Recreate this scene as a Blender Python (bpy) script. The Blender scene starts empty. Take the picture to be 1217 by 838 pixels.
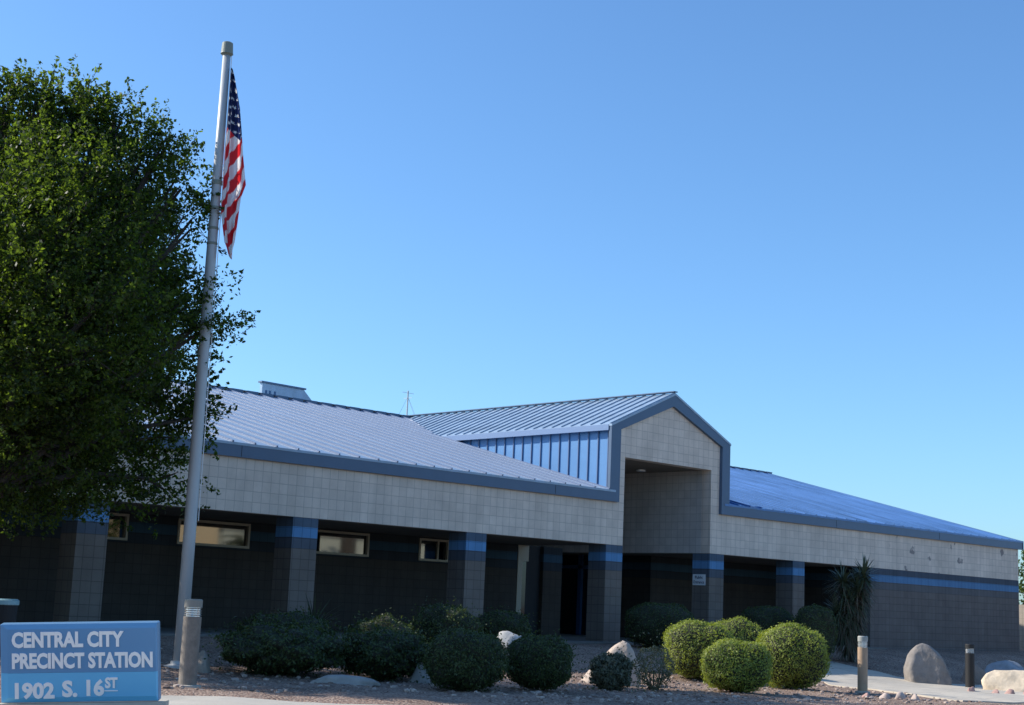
import bpy, bmesh, math, random
import numpy as np
from mathutils import Vector, Matrix
random.seed(7); rng = np.random.default_rng(7)
scene = bpy.context.scene
C = scene.collection
R = math.radians

# ------------------------------------------------------------------ camera
# world: X runs along the facade, Y into the building, Z up; eye level is z = 0
cam_d = bpy.data.cameras.new('camera'); cam = bpy.data.objects.new('camera', cam_d); C.objects.link(cam)
cr = Vector((0.708841, -0.704113, 0.042051)); cu = Vector((-0.147208, -0.089366, 0.98506)); cf = Vector((0.689836, 0.704442, 0.166997))
cam.matrix_world = Matrix(((cr.x, cu.x, -cf.x, 0), (cr.y, cu.y, -cf.y, 0), (cr.z, cu.z, -cf.z, 0), (0, 0, 0, 1)))
cam_d.sensor_fit = 'HORIZONTAL'; cam_d.sensor_width = 36; cam_d.lens = 52.5176
cam_d.clip_start = 0.1; cam_d.clip_end = 5000
scene.camera = cam

# ------------------------------------------------------------------ light
SUN_DIR = Vector((-0.55, 0.80, 0.62)).normalized()      # towards the sun: behind the building, to the left
el = math.asin(SUN_DIR.z); az = math.atan2(SUN_DIR.x, SUN_DIR.y)
w = bpy.data.worlds.new('World'); scene.world = w; w.use_nodes = True
nt = w.node_tree; bg = nt.nodes['Background']
sky = nt.nodes.new('ShaderNodeTexSky'); sky.sky_type = 'NISHITA'; sky.sun_disc = False
sky.sun_elevation = el; sky.sun_rotation = az
sky.altitude = 350; sky.air_density = 1.0; sky.dust_density = 1.1; sky.ozone_density = 4.5
wb = nt.nodes.new('ShaderNodeVectorMath'); wb.operation = 'MULTIPLY'; wb.inputs[1].default_value = (.86, 1.13, 1.30)   # the camera's cool white balance
nt.links.new(sky.outputs[0], wb.inputs[0]); nt.links.new(wb.outputs[0], bg.inputs[0]); bg.inputs[1].default_value = 0.118
sd = bpy.data.lights.new('sun', 'SUN'); sd.energy = 4.2; sd.angle = R(0.55); sd.color = (1, 0.94, 0.85)
sun = bpy.data.objects.new('sun', sd); C.objects.link(sun)
sun.rotation_euler = (-SUN_DIR).to_track_quat('-Z', 'Y').to_euler(); sun.location = (0, 0, 30)
scene.view_settings.view_transform = 'Standard'; scene.view_settings.look = 'None'
scene.view_settings.exposure = 0.5; scene.view_settings.gamma = 1.0
scene.cycles.max_bounces = 6; scene.cycles.transparent_max_bounces = 6

# ------------------------------------------------------------------ helpers
def tag(o, label=None, cat=None, group=None, kind=None):
    if label: o['label'] = label
    if cat: o['category'] = cat
    if group: o['group'] = group
    if kind: o['kind'] = kind
    return o

def empty(name, loc, label=None, cat=None, group=None):
    o = bpy.data.objects.new(name, None); C.objects.link(o); o.location = loc; o.empty_display_size = .2
    return tag(o, label, cat, group)

def worldloc(o):
    v = Vector(o.location)
    while o.parent: o = o.parent; v += Vector(o.location)
    return v

class MB:
    """collects shapes given in world coordinates into one mesh"""
    def __init__(s): s.bm = bmesh.new()
    def box(s, x0, x1, y0, y1, z0, z1):
        v = [s.bm.verts.new(p) for p in ((x0,y0,z0),(x1,y0,z0),(x1,y1,z0),(x0,y1,z0),(x0,y0,z1),(x1,y0,z1),(x1,y1,z1),(x0,y1,z1))]
        for f in ((0,3,2,1),(4,5,6,7),(0,1,5,4),(1,2,6,5),(2,3,7,6),(3,0,4,7)): s.bm.faces.new([v[i] for i in f])
        return s
    def prism(s, pts, d):
        """closed polygon pts (3D) pushed along vector d"""
        d = Vector(d); a = [s.bm.verts.new(p) for p in pts]; b = [s.bm.verts.new(Vector(p) + d) for p in pts]
        n = len(pts); s.bm.faces.new(a); s.bm.faces.new(b[::-1])
        for i in range(n): s.bm.faces.new((a[i], b[i], b[(i+1) % n], a[(i+1) % n]))
        return s
    def face(s, pts): s.bm.faces.new([s.bm.verts.new(p) for p in pts]); return s
    def bar(s, a, b, w, h, up=(0,0,1)):
        a = Vector(a); b = Vector(b); d = (b-a).normalized(); r = d.cross(Vector(up)).normalized(); u = r.cross(d)
        r *= w/2
        s.prism([a-r, a+r, a+r+u*h, a-r+u*h], b-a); return s
    def tube(s, path, radii, n=10, cap=True):
        path = [Vector(p) for p in path]; rings = []
        if not hasattr(radii, '__len__'): radii = [radii]*len(path)
        for i, p in enumerate(path):
            t = (path[min(i+1, len(path)-1)] - path[max(i-1, 0)])
            if t.length < 1e-9: t = Vector((0,0,1))
            t.normalize()
            a = t.cross(Vector((0,0,1)) if abs(t.z) < .9 else Vector((1,0,0))).normalized(); b = t.cross(a)
            rings.append([s.bm.verts.new(p + (a*math.cos(k*2*math.pi/n) + b*math.sin(k*2*math.pi/n))*radii[i]) for k in range(n)])
        for i in range(len(rings)-1):
            for k in range(n): s.bm.faces.new((rings[i][k], rings[i][(k+1)%n], rings[i+1][(k+1)%n], rings[i+1][k]))
        if cap: s.bm.faces.new(rings[0][::-1]); s.bm.faces.new(rings[-1])
        return s
    def lathe(s, c, prof, n=24):
        rings = [[s.bm.verts.new((c[0]+r*math.cos(k*2*math.pi/n), c[1]+r*math.sin(k*2*math.pi/n), c[2]+z)) for k in range(n)] for r, z in prof]
        for i in range(len(rings)-1):
            for k in range(n): s.bm.faces.new((rings[i][k], rings[i][(k+1)%n], rings[i+1][(k+1)%n], rings[i+1][k]))
        s.bm.faces.new(rings[0][::-1]); s.bm.faces.new(rings[-1]); return s
    def build(s, name, mat, parent=None, smooth=False, bevel=0, label=None):
        bmesh.ops.recalc_face_normals(s.bm, faces=s.bm.faces)
        if bevel: bmesh.ops.bevel(s.bm, geom=s.bm.edges[:], offset=bevel, segments=2, profile=.5, affect='EDGES')
        if parent: bmesh.ops.translate(s.bm, verts=s.bm.verts, vec=-worldloc(parent))
        me = bpy.data.meshes.new(name); s.bm.to_mesh(me); s.bm.free()
        for p in me.polygons: p.use_smooth = smooth
        me.materials.append(mat)
        o = bpy.data.objects.new(name, me); C.objects.link(o)
        if parent: o.parent = parent
        if label: o['label'] = label
        return o

def quads_mesh(name, V, mat, parent=None, var=None, smooth=False, extra=None):
    """V: (n,4,3) quads in world coordinates; var (n,) colour variation 0..1"""
    V = np.asarray(V, dtype=np.float32); n, k = V.shape[:2]
    vv = V.reshape(-1, 3); faces_start = np.arange(n)*k; idx = np.arange(n*k)
    if parent: vv = vv - np.array(worldloc(parent), dtype=np.float32)
    me = bpy.data.meshes.new(name); me.vertices.add(n*k); me.vertices.foreach_set('co', vv.ravel())
    me.loops.add(n*k); me.loops.foreach_set('vertex_index', idx.astype(np.int32))
    me.polygons.add(n); me.polygons.foreach_set('loop_start', faces_start.astype(np.int32)); me.polygons.foreach_set('loop_total', np.full(n, k, np.int32))
    me.update(calc_edges=True)
    if var is not None:
        a = me.attributes.new('var', 'FLOAT', 'POINT'); a.data.foreach_set('value', np.repeat(var, k).astype(np.float32))
    me.materials.append(mat)
    o = bpy.data.objects.new(name, me); C.objects.link(o)
    if parent: o.parent = parent
    return o

def children(o): return [c for c in bpy.data.objects if c.parent == o]
def copy_tree(o, parent=None):
    c = o.copy(); C.objects.link(c); c.parent = parent
    for ch in children(o): copy_tree(ch, c)
    return c

# ------------------------------------------------------------------ materials
def mat(name, col, rough=.7, metal=0, noise=0, nscale=6, bump=0, bscale=40, spec=None):
    m = bpy.data.materials.new(name); m.use_nodes = True; n = m.node_tree.nodes; l = m.node_tree.links
    b = n['Principled BSDF']; b.inputs['Base Color'].default_value = (*col, 1); b.inputs['Roughness'].default_value = rough; b.inputs['Metallic'].default_value = metal
    if spec is not None: b.inputs['Specular IOR Level'].default_value = spec
    g = n.new('ShaderNodeNewGeometry')
    if noise:
        t = n.new('ShaderNodeTexNoise'); t.inputs['Scale'].default_value = nscale; t.inputs['Detail'].default_value = 8; t.inputs['Roughness'].default_value = .65
        l.new(g.outputs['Position'], t.inputs['Vector'])
        r = n.new('ShaderNodeMapRange'); r.inputs[1].default_value = .25; r.inputs[2].default_value = .75; r.inputs[3].default_value = 1-noise; r.inputs[4].default_value = 1+noise
        l.new(t.outputs[0], r.inputs[0])
        x = n.new('ShaderNodeVectorMath'); x.operation = 'SCALE'; x.inputs[0].default_value = col; l.new(r.outputs[0], x.inputs['Scale']); l.new(x.outputs[0], b.inputs['Base Color'])
    if bump:
        t = n.new('ShaderNodeTexNoise'); t.inputs['Scale'].default_value = bscale; t.inputs['Detail'].default_value = 6; l.new(g.outputs['Position'], t.inputs['Vector'])
        bp = n.new('ShaderNodeBump'); bp.inputs['Strength'].default_value = bump; bp.inputs['Distance'].default_value = .02; l.new(t.outputs[0], bp.inputs['Height']); l.new(bp.outputs[0], b.inputs['Normal'])
    return m

def block_mat(name, col, mortar, bands=None, stains=False, joint=.35):
    """scored concrete block, 20 cm modules; optional painted bands by height"""
    m = bpy.data.materials.new(name); m.use_nodes = True; n = m.node_tree.nodes; l = m.node_tree.links
    b = n['Principled BSDF']; b.inputs['Roughness'].default_value = .9; b.inputs['Specular IOR Level'].default_value = .2
    g = n.new('ShaderNodeNewGeometry'); sp = n.new('ShaderNodeSeparateXYZ'); l.new(g.outputs['Position'], sp.inputs[0])
    ad = n.new('ShaderNodeMath'); ad.operation = 'ADD'; l.new(sp.outputs[0], ad.inputs[0]); l.new(sp.outputs[1], ad.inputs[1])
    az_ = n.new('ShaderNodeMath'); az_.operation = 'ADD'; l.new(sp.outputs[2], az_.inputs[0]); az_.inputs[1].default_value = .497
    cb = n.new('ShaderNodeCombineXYZ'); l.new(ad.outputs[0], cb.inputs[0]); l.new(az_.outputs[0], cb.inputs[1])
    br = n.new('ShaderNodeTexBrick'); br.offset = 0; br.squash = 1
    br.inputs['Scale'].default_value = 1; br.inputs['Brick Width'].default_value = .2032; br.inputs['Row Height'].default_value = .2032
    br.inputs['Mortar Size'].default_value = .007; br.inputs['Mortar Smooth'].default_value = .3; br.inputs['Bias'].default_value = 0
    br.inputs['Color1'].default_value = (.94, .94, .94, 1); br.inputs['Color2'].default_value = (1.04, 1.04, 1.04, 1); br.inputs['Mortar'].default_value = (joint, joint, joint, 1)
    l.new(cb.outputs[0], br.inputs['Vector'])
    ns = n.new('ShaderNodeTexNoise'); ns.inputs['Scale'].default_value = 1.3; ns.inputs['Detail'].default_value = 9; ns.inputs['Roughness'].default_value = .7; l.new(g.outputs['Position'], ns.inputs['Vector'])
    mr = n.new('ShaderNodeMapRange'); mr.inputs[1].default_value = .3; mr.inputs[2].default_value = .7; mr.inputs[3].default_value = .86; mr.inputs[4].default_value = 1.12; l.new(ns.outputs[0], mr.inputs[0])
    mp = n.new('ShaderNodeMapping'); mp.inputs['Scale'].default_value = (3.2, 3.2, .3); l.new(g.outputs['Position'], mp.inputs['Vector'])
    n3 = n.new('ShaderNodeTexNoise'); n3.inputs['Scale'].default_value = 1; n3.inputs['Detail'].default_value = 6; l.new(mp.outputs[0], n3.inputs['Vector'])
    m3 = n.new('ShaderNodeMapRange'); m3.inputs[1].default_value = .35; m3.inputs[2].default_value = .65; m3.inputs[3].default_value = .91; m3.inputs[4].default_value = 1.04; l.new(n3.outputs[0], m3.inputs[0])
    mm = n.new('ShaderNodeMath'); mm.operation = 'MULTIPLY'; l.new(mr.outputs[0], mm.inputs[0]); l.new(m3.outputs[0], mm.inputs[1])
    base = n.new('ShaderNodeRGB'); base.outputs[0].default_value = (*col, 1); cur = base.outputs[0]
    if bands:
        def step(lo, hi, c, cur):
            a = n.new('ShaderNodeMath'); a.operation = 'GREATER_THAN'; a.inputs[1].default_value = lo; l.new(sp.outputs[2], a.inputs[0])
            d = n.new('ShaderNodeMath'); d.operation = 'LESS_THAN'; d.inputs[1].default_value = hi; l.new(sp.outputs[2], d.inputs[0])
            e = n.new('ShaderNodeMath'); e.operation = 'MULTIPLY'; l.new(a.outputs[0], e.inputs[0]); l.new(d.outputs[0], e.inputs[1])
            x = n.new('ShaderNodeMix'); x.data_type = 'RGBA'; l.new(e.outputs[0], x.inputs[0]); l.new(cur, x.inputs[6]); x.inputs[7].default_value = (*c, 1); return x.outputs[2]
        cur = step(1.35, 1.60, bands[0], cur); cur = step(1.145, 1.35, bands[1], cur); cur = step(.93, 1.145, bands[2], cur)
    m1 = n.new('ShaderNodeMix'); m1.data_type = 'RGBA'; m1.blend_type = 'MULTIPLY'; m1.inputs[0].default_value = 1; l.new(cur, m1.inputs[6]); l.new(br.outputs[0], m1.inputs[7])
    v = n.new('ShaderNodeVectorMath'); v.operation = 'SCALE'; l.new(m1.outputs[2], v.inputs[0]); l.new(mm.outputs[0], v.inputs['Scale']); out = v.outputs[0]
    if stains:   # a few dark patches of peeled paint near the right end of the wall
        vo = n.new('ShaderNodeTexNoise'); vo.inputs['Scale'].default_value = 2.3; vo.inputs['Detail'].default_value = 5; l.new(g.outputs['Position'], vo.inputs['Vector'])
        th = n.new('ShaderNodeMapRange'); th.inputs[1].default_value = .655; th.inputs[2].default_value = .69; l.new(vo.outputs[0], th.inputs[0])
        xg = n.new('ShaderNodeMapRange'); xg.inputs[1].default_value = 39.2; xg.inputs[2].default_value = 39.6; l.new(sp.outputs[0], xg.inputs[0])
        k = n.new('ShaderNodeMath'); k.operation = 'MULTIPLY'; l.new(th.outputs[0], k.inputs[0]); l.new(xg.outputs[0], k.inputs[1])
        x = n.new('ShaderNodeMix'); x.data_type = 'RGBA'; l.new(k.outputs[0], x.inputs[0]); l.new(out, x.inputs[6]); x.inputs[7].default_value = (.30, .255, .235, 1); out = x.outputs[2]
    l.new(out, b.inputs['Base Color'])
    bp = n.new('ShaderNodeBump'); bp.inputs['Strength'].default_value = .5; bp.inputs['Distance'].default_value = .01
    n2 = n.new('ShaderNodeTexNoise'); n2.inputs['Scale'].default_value = 60; l.new(g.outputs['Position'], n2.inputs['Vector'])
    ma = n.new('ShaderNodeMath'); ma.operation = 'MULTIPLY_ADD'; ma.inputs[1].default_value = .3; l.new(n2.outputs[0], ma.inputs[0]); l.new(br.outputs[0], ma.inputs[2]); l.new(ma.outputs[0], bp.inputs['Height']); l.new(bp.outputs[0], b.inputs['Normal'])
    return m

def leaf_mat(name, c0, c1, trans=.35, rough=.5, tint=(1.5, 1.5, .5)):
    m = bpy.data.materials.new(name); m.use_nodes = True; n = m.node_tree.nodes; l = m.node_tree.links
    n.remove(n['Principled BSDF']); o = n['Material Output']
    at = n.new('ShaderNodeAttribute'); at.attribute_name = 'var'
    mx = n.new('ShaderNodeMix'); mx.data_type = 'RGBA'; l.new(at.outputs['Fac'], mx.inputs[0]); mx.inputs[6].default_value = (*c0, 1); mx.inputs[7].default_value = (*c1, 1)
    gg = n.new('ShaderNodeNewGeometry'); tn = n.new('ShaderNodeTexNoise'); tn.inputs['Scale'].default_value = 3.5; tn.inputs['Detail'].default_value = 4; l.new(gg.outputs['Position'], tn.inputs['Vector'])
    rg = n.new('ShaderNodeMapRange'); rg.inputs[1].default_value = .3; rg.inputs[2].default_value = .7; rg.inputs[3].default_value = -.25; rg.inputs[4].default_value = .25; l.new(tn.outputs[0], rg.inputs[0])
    ad = n.new('ShaderNodeMath'); ad.operation = 'ADD'; ad.use_clamp = True; l.new(rg.outputs[0], ad.inputs[0]); l.new(at.outputs['Fac'], ad.inputs[1]); l.new(ad.outputs[0], mx.inputs[0])
    p = n.new('ShaderNodeBsdfPrincipled'); p.inputs['Roughness'].default_value = rough; p.inputs['Specular IOR Level'].default_value = .3; l.new(mx.outputs[2], p.inputs['Base Color'])
    t = n.new('ShaderNodeBsdfTranslucent')
    h = n.new('ShaderNodeMix'); h.data_type = 'RGBA'; h.blend_type = 'MULTIPLY'; h.inputs[0].default_value = 1; l.new(mx.outputs[2], h.inputs[6]); h.inputs[7].default_value = (*tint, 1); l.new(h.outputs[2], t.inputs['Color'])
    s = n.new('ShaderNodeMixShader'); s.inputs[0].default_value = trans; l.new(p.outputs[0], s.inputs[1]); l.new(t.outputs[0], s.inputs[2]); l.new(s.outputs[0], o.inputs['Surface'])
    return m

def metal_roof(name, col, rough=.4, var=.12, bump=.05):
    """painted sheet metal, weathered in streaks down the slope"""
    m = mat(name, col, rough); n = m.node_tree.nodes; l = m.node_tree.links; b = n['Principled BSDF']
    g = n.new('ShaderNodeNewGeometry'); mp = n.new('ShaderNodeMapping'); mp.inputs['Scale'].default_value = (2.4, .22, .5); l.new(g.outputs['Position'], mp.inputs['Vector'])
    t = n.new('ShaderNodeTexNoise'); t.inputs['Scale'].default_value = 1.6; t.inputs['Detail'].default_value = 7; t.inputs['Roughness'].default_value = .6; l.new(mp.outputs[0], t.inputs['Vector'])
    r = n.new('ShaderNodeMapRange'); r.inputs[1].default_value = .3; r.inputs[2].default_value = .7; r.inputs[3].default_value = 1-var; r.inputs[4].default_value = 1+var; l.new(t.outputs[0], r.inputs[0])
    x = n.new('ShaderNodeVectorMath'); x.operation = 'SCALE'; x.inputs[0].default_value = col; l.new(r.outputs[0], x.inputs['Scale']); l.new(x.outputs[0], b.inputs['Base Color'])
    r2 = n.new('ShaderNodeMapRange'); r2.inputs[3].default_value = rough-.1; r2.inputs[4].default_value = rough+.15; l.new(t.outputs[0], r2.inputs[0]); l.new(r2.outputs[0], b.inputs['Roughness'])
    t3 = n.new('ShaderNodeTexNoise'); t3.inputs['Scale'].default_value = .8; l.new(mp.outputs[0], t3.inputs['Vector'])
    bp = n.new('ShaderNodeBump'); bp.inputs['Strength'].default_value = bump; bp.inputs['Distance'].default_value = .03; l.new(t3.outputs[0], bp.inputs['Height']); l.new(bp.outputs[0], b.inputs['Normal'])
    return m

M = {}
M['light_block'] = block_mat('light_block', (.76, .63, .52), None, stains=True, joint=.70)
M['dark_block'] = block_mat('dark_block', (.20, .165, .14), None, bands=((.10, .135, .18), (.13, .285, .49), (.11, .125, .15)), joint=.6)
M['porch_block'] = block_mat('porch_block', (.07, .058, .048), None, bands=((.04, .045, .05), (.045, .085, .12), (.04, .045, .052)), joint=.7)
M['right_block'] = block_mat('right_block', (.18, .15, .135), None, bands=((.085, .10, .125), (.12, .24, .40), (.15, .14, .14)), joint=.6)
M['grey_block'] = block_mat('grey_block', (.60, .545, .50), None, joint=.7)
M['fascia'] = mat('fascia_paint', (.075, .125, .20), .45, noise=.06, nscale=3)
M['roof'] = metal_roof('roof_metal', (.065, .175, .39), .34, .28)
M['glare_roof'] = metal_roof('glare_roof_metal', (.30, .39, .49), .30, .16)  # same blue roof metal, with glare painted into a paler colour
M['panel'] = metal_roof('panel_metal', (.085, .235, .46), .4)
M['trim'] = mat('trim_paint', (.15, .24, .40), .5)
M['seam'] = mat('seam_metal', (.09, .15, .27), .45)
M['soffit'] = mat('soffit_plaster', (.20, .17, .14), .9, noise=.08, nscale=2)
M['tan_metal'] = mat('tan_metal', (.42, .36, .26), .5)
M['glass'] = mat('dark_glass', (.18, .18, .175), .03, metal=1)
M['dark_glass'] = mat('door_glass', (.015, .017, .02), .05)
M['blue_frame'] = mat('blue_frame', (.03, .09, .20), .4)
M['white'] = mat('white_paint', (.78, .78, .78), .4)
M['black'] = mat('black_paint', (.012, .012, .013), .7)
M['concrete'] = mat('concrete', (.50, .45, .37), .9, noise=.14, nscale=1.6, bump=.3, bscale=50)
M['asphalt'] = mat('asphalt', (.20, .185, .165), .9, noise=.2, nscale=5, bump=.5, bscale=80)
M['pole'] = mat('aluminium', (.45, .46, .46), .45, metal=.1, noise=.05, nscale=3)
M['pole_dark'] = mat('weathered_bronze', (.22, .24, .20), .6)
M['lens'] = mat('frosted_lens', (.85, .87, .88), .25)
M['stem'] = mat('bark', (.055, .042, .032), .95, noise=.3, nscale=9, bump=.6, bscale=30)

m_ = mat('path_concrete', (.52, .46, .37), .9, noise=.16, nscale=1.4, bump=.3, bscale=50); M['path'] = m_
n_ = m_.node_tree.nodes; l_ = m_.node_tree.links; b_ = n_['Principled BSDF']; src = b_.inputs['Base Color'].links[0].from_socket
br_ = n_.new('ShaderNodeTexBrick'); br_.offset = 0; br_.inputs['Scale'].default_value = 1; br_.inputs['Brick Width'].default_value = 1.5; br_.inputs['Row Height'].default_value = 1.5; br_.inputs['Mortar Size'].default_value = .009
for nm_, v_ in (('Color1', .94), ('Color2', 1.04), ('Mortar', .35)): br_.inputs[nm_].default_value = (v_, v_, v_, 1)
g_ = n_.new('ShaderNodeNewGeometry'); l_.new(g_.outputs['Position'], br_.inputs['Vector']); x_ = n_.new('ShaderNodeVectorMath'); x_.operation = 'MULTIPLY'
l_.new(src, x_.inputs[0]); l_.new(br_.outputs[0], x_.inputs[1]); l_.new(x_.outputs[0], b_.inputs['Base Color'])

def gravel_mat():
    m = bpy.data.materials.new('gravel'); m.use_nodes = True; n = m.node_tree.nodes; l = m.node_tree.links; b = n['Principled BSDF']; b.inputs['Roughness'].default_value = .95; b.inputs['Specular IOR Level'].default_value = .2
    g = n.new('ShaderNodeNewGeometry')
    v = n.new('ShaderNodeTexVoronoi'); v.inputs['Scale'].default_value = 38; l.new(g.outputs['Position'], v.inputs['Vector'])
    rp = n.new('ShaderNodeValToRGB'); sp = n.new('ShaderNodeSeparateColor'); l.new(v.outputs['Color'], sp.inputs[0]); l.new(sp.outputs[0], rp.inputs[0])
    e = rp.color_ramp.elements; e[0].color = (.13, .085, .065, 1); e[1].color = (.48, .38, .30, 1); e2 = rp.color_ramp.elements.new(.5); e2.color = (.30, .195, .145, 1)
    ns = n.new('ShaderNodeTexNoise'); ns.inputs['Scale'].default_value = .9; ns.inputs['Detail'].default_value = 8; l.new(g.outputs['Position'], ns.inputs['Vector'])
    mr = n.new('ShaderNodeMapRange'); mr.inputs[1].default_value = .3; mr.inputs[2].default_value = .7; mr.inputs[3].default_value = .75; mr.inputs[4].default_value = 1.2; l.new(ns.outputs[0], mr.inputs[0])
    s = n.new('ShaderNodeVectorMath'); s.operation = 'SCALE'; l.new(rp.outputs[0], s.inputs[0]); l.new(mr.outputs[0], s.inputs['Scale']); l.new(s.outputs[0], b.inputs['Base Color'])
    bp = n.new('ShaderNodeBump'); bp.inputs['Strength'].default_value = 1; bp.inputs['Distance'].default_value = .02; bp.invert = True; l.new(v.outputs['Distance'], bp.inputs['Height']); l.new(bp.outputs[0], b.inputs['Normal'])
    return m
M['gravel'] = gravel_mat()

# ------------------------------------------------------------------ ground
def g(X, Y):
    """height of the planting bed: falls away to the right, banks up to the building"""
    xc = min(max(X, 0), 45); low = -1.09 - .0137*(xc - 9.8)
    t = min(max((Y - 16.5)/6.7, 0), 1); t = t*t*(3-2*t)
    z = low*(1-t) - .78*t
    s = min(max((9.3 - Y)/1.2, 0), 1)                     # down to the road
    lumps = .018*math.sin(X*2.1+Y*.7)*math.sin(Y*1.9-X*.4) + .012*math.sin(X*5.3+1)*math.sin(Y*4.7)
    lumps *= 1 if 12 < Y < 23 else 0
    return z + lumps

def grid_sheet(name, xs, ys, fn, m):
    me = bpy.data.meshes.new(name); nx, ny = len(xs), len(ys)
    vs = [(x, y, fn(x, y)) for y in ys for x in xs]
    fs = [(j*nx+i, j*nx+i+1, (j+1)*nx+i+1, (j+1)*nx+i) for j in range(ny-1) for i in range(nx-1)]
    me.from_pydata(vs, [], fs); me.materials.append(m)
    for p in me.polygons: p.use_smooth = True
    o = bpy.data.objects.new(name, me); C.objects.link(o); return o
xs = [-2500, -800, -200, -60, -20] + [i*.35 for i in range(-15, 145)] + [58, 75, 120, 300, 900, 2500]
ys = [-2500, -800, -200, -60, -20, 0, 4, 8, 9.2, 10] + [10.5+i*.35 for i in range(0, 40)] + [25, 30, 40, 60, 120, 400, 1200, 2500]
tag(grid_sheet('ground', xs, ys, g, M['gravel']), kind='structure')

def drape(name, poly, zoff, m, thick=.0, step=.5):
    bm = bmesh.new(); f = bm.faces.new([bm.verts.new((x, y, 0)) for x, y in poly])
    x0, x1 = min(p[0] for p in poly), max(p[0] for p in poly); y0, y1 = min(p[1] for p in poly), max(p[1] for p in poly)
    for axis, a, b in ((0, x0, x1), (1, y0, y1)):
        k = a + step
        while k < b:
            co = (k, 0, 0) if axis == 0 else (0, k, 0); no = (1, 0, 0) if axis == 0 else (0, 1, 0)
            bmesh.ops.bisect_plane(bm, geom=bm.verts[:]+bm.edges[:]+bm.faces[:], plane_co=co, plane_no=no); k += step
    for v in bm.verts: v.co.z = g(v.co.x, v.co.y) + zoff
    if thick:
        r = bmesh.ops.extrude_face_region(bm, geom=bm.faces[:])
        for e in r['geom']:
            if isinstance(e, bmesh.types.BMVert): e.co.z += thick
    bmesh.ops.recalc_face_normals(bm, faces=bm.faces)
    me = bpy.data.meshes.new(name); bm.to_mesh(me); bm.free(); me.materials.append(m)
    o = bpy.data.objects.new(name, me); C.objects.link(o); return tag(o, kind='structure')

drape('path', [(27.4, 23.2), (30.7, 23.2), (31.1, 20.4), (31.0, 18.6), (31.6, 17.55), (34.8, 17.4), (52, 16.9), (52, 13.0), (26.4, 12.6), (23.6, 12.9), (24.15, 13.95), (25.3, 15.6), (26.1, 17.2), (28.2, 19.3)], -.02, M['path'], .045)
drape('sidewalk', [(-30, 10.9), (7.35, 10.9), (7.6, 13.6), (8.6, 13.4), (9.8, 12.75), (10.8, 11.8), (23.6, 11.4), (60, 11.6), (60, 9.6), (-30, 9.6)], -.02, M['concrete'], .05)
rb = MB(); rb.box(-300, 300, -6, 9.2, -1.6, -1.02); 
road = tag(grid_sheet('road', [-300, -60, 0, 60, 300], [-6, 0, 4, 9.3], lambda x, y: g(x, 9) + .012, M['asphalt']), kind='structure'); rb.bm.free()
kb = MB()
for i in range(-20, 40): kb.box(i*3+.005, i*3+2.995, 9.3, 9.58, g(i*3+1.5, 9)-.2, g(i*3+1.5, 9)+.14)
tag(kb.build('kerb', M['concrete'], bevel=0), kind='structure')

# loose stones of the gravel
def blob(center, r, sub=1, squash=.7, jag=.25, seed=0):
    """irregular stone: icosphere triangles as an array (n,3,3)"""
    bm = bmesh.new(); bmesh.ops.create_icosphere(bm, subdivisions=sub, radius=1)
    rr = random.Random(seed)
    for v in bm.verts: v.co *= 1 + rr.uniform(-jag, jag)
    a = np.array([[list(v.co) for v in f.verts] for f in bm.faces]); bm.free()
    return a
protos = [blob(0, 1, 1, seed=s) for s in range(6)]
tri = []; var = []
npeb = 5200
for i in range(npeb):
    x = random.uniform(9, 33); y = random.uniform(12.6, 21)
    if x - y*.95 > 18 and random.random() < .6: continue
    if random.random() < (y-12.6)/14: continue
    if y < 14.4 and x < 12.6: continue
    if x > 24 + (y-13)*.55 and y < 19.4: continue
    s = random.choice([.010, .014, .018, .024, .034])*random.uniform(.8, 1.3)
    a = random.uniform(0, 6.28); c_, s_ = math.cos(a), math.sin(a)
    P = protos[i % 6]*[s*random.uniform(.8, 1.5), s, s*.65]; P = P @ np.array([[c_, s_, 0], [-s_, c_, 0], [0, 0, 1]]) + [x, y, g(x, y)+s*.25]
    tri.append(P); var += [random.random()]*len(P)
peb = bpy.data.materials.new('pebble'); peb.use_nodes = True; n_ = peb.node_tree.nodes; l_ = peb.node_tree.links
at_ = n_.new('ShaderNodeAttribute'); at_.attribute_name = 'var'; rp_ = n_.new('ShaderNodeValToRGB'); l_.new(at_.outputs['Fac'], rp_.inputs[0]); l_.new(rp_.outputs[0], n_['Principled BSDF'].inputs['Base Color'])
rp_.color_ramp.elements[0].color = (.15, .10, .08, 1); rp_.color_ramp.elements[1].color = (.52, .42, .35, 1); n_['Principled BSDF'].inputs['Roughness'].default_value = .9
tag(quads_mesh('gravel', np.concatenate(tri), peb, var=np.array(var)), kind='stuff')

lit_m = leaf_mat('dry_leaf', (.10, .07, .03), (.30, .22, .10), .1)
nl = 2600; cx_ = rng.choice([12.95, 14.6, 14.15, 15.5, 17.2, 18.5, 22.7, 19.9, 22.8, 10.5, 25.8], nl); cy_ = np.select([cx_ == v for v in (12.95, 14.6, 14.15, 15.5, 17.2, 18.5, 22.7, 19.9, 22.8, 10.5, 25.8)], [17.6, 17.2, 15.1, 15.1, 15.2, 15.4, 17.8, 14.9, 15.8, 16.5, 19.3])
px_ = cx_ + rng.normal(0, .8, nl); py_ = cy_ + rng.normal(0, .65, nl); LP = np.array([(a, b, g(a, b)+.012) for a, b in zip(px_, py_)])
LT = rng.normal(0, 1, (nl, 3))*[1, 1, .25]; LT /= np.linalg.norm(LT, axis=1, keepdims=True); LB = np.cross(LT, [0, 0, 1]); LS = rng.uniform(.018, .045, (nl, 1))
tag(quads_mesh('leaf_litter', np.stack([LP-LT*LS*.5, LP+LB*LS*.3, LP+LT*LS*.5, LP-LB*LS*.3], 1), lit_m, var=rng.random(nl)), kind='stuff')

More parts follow.
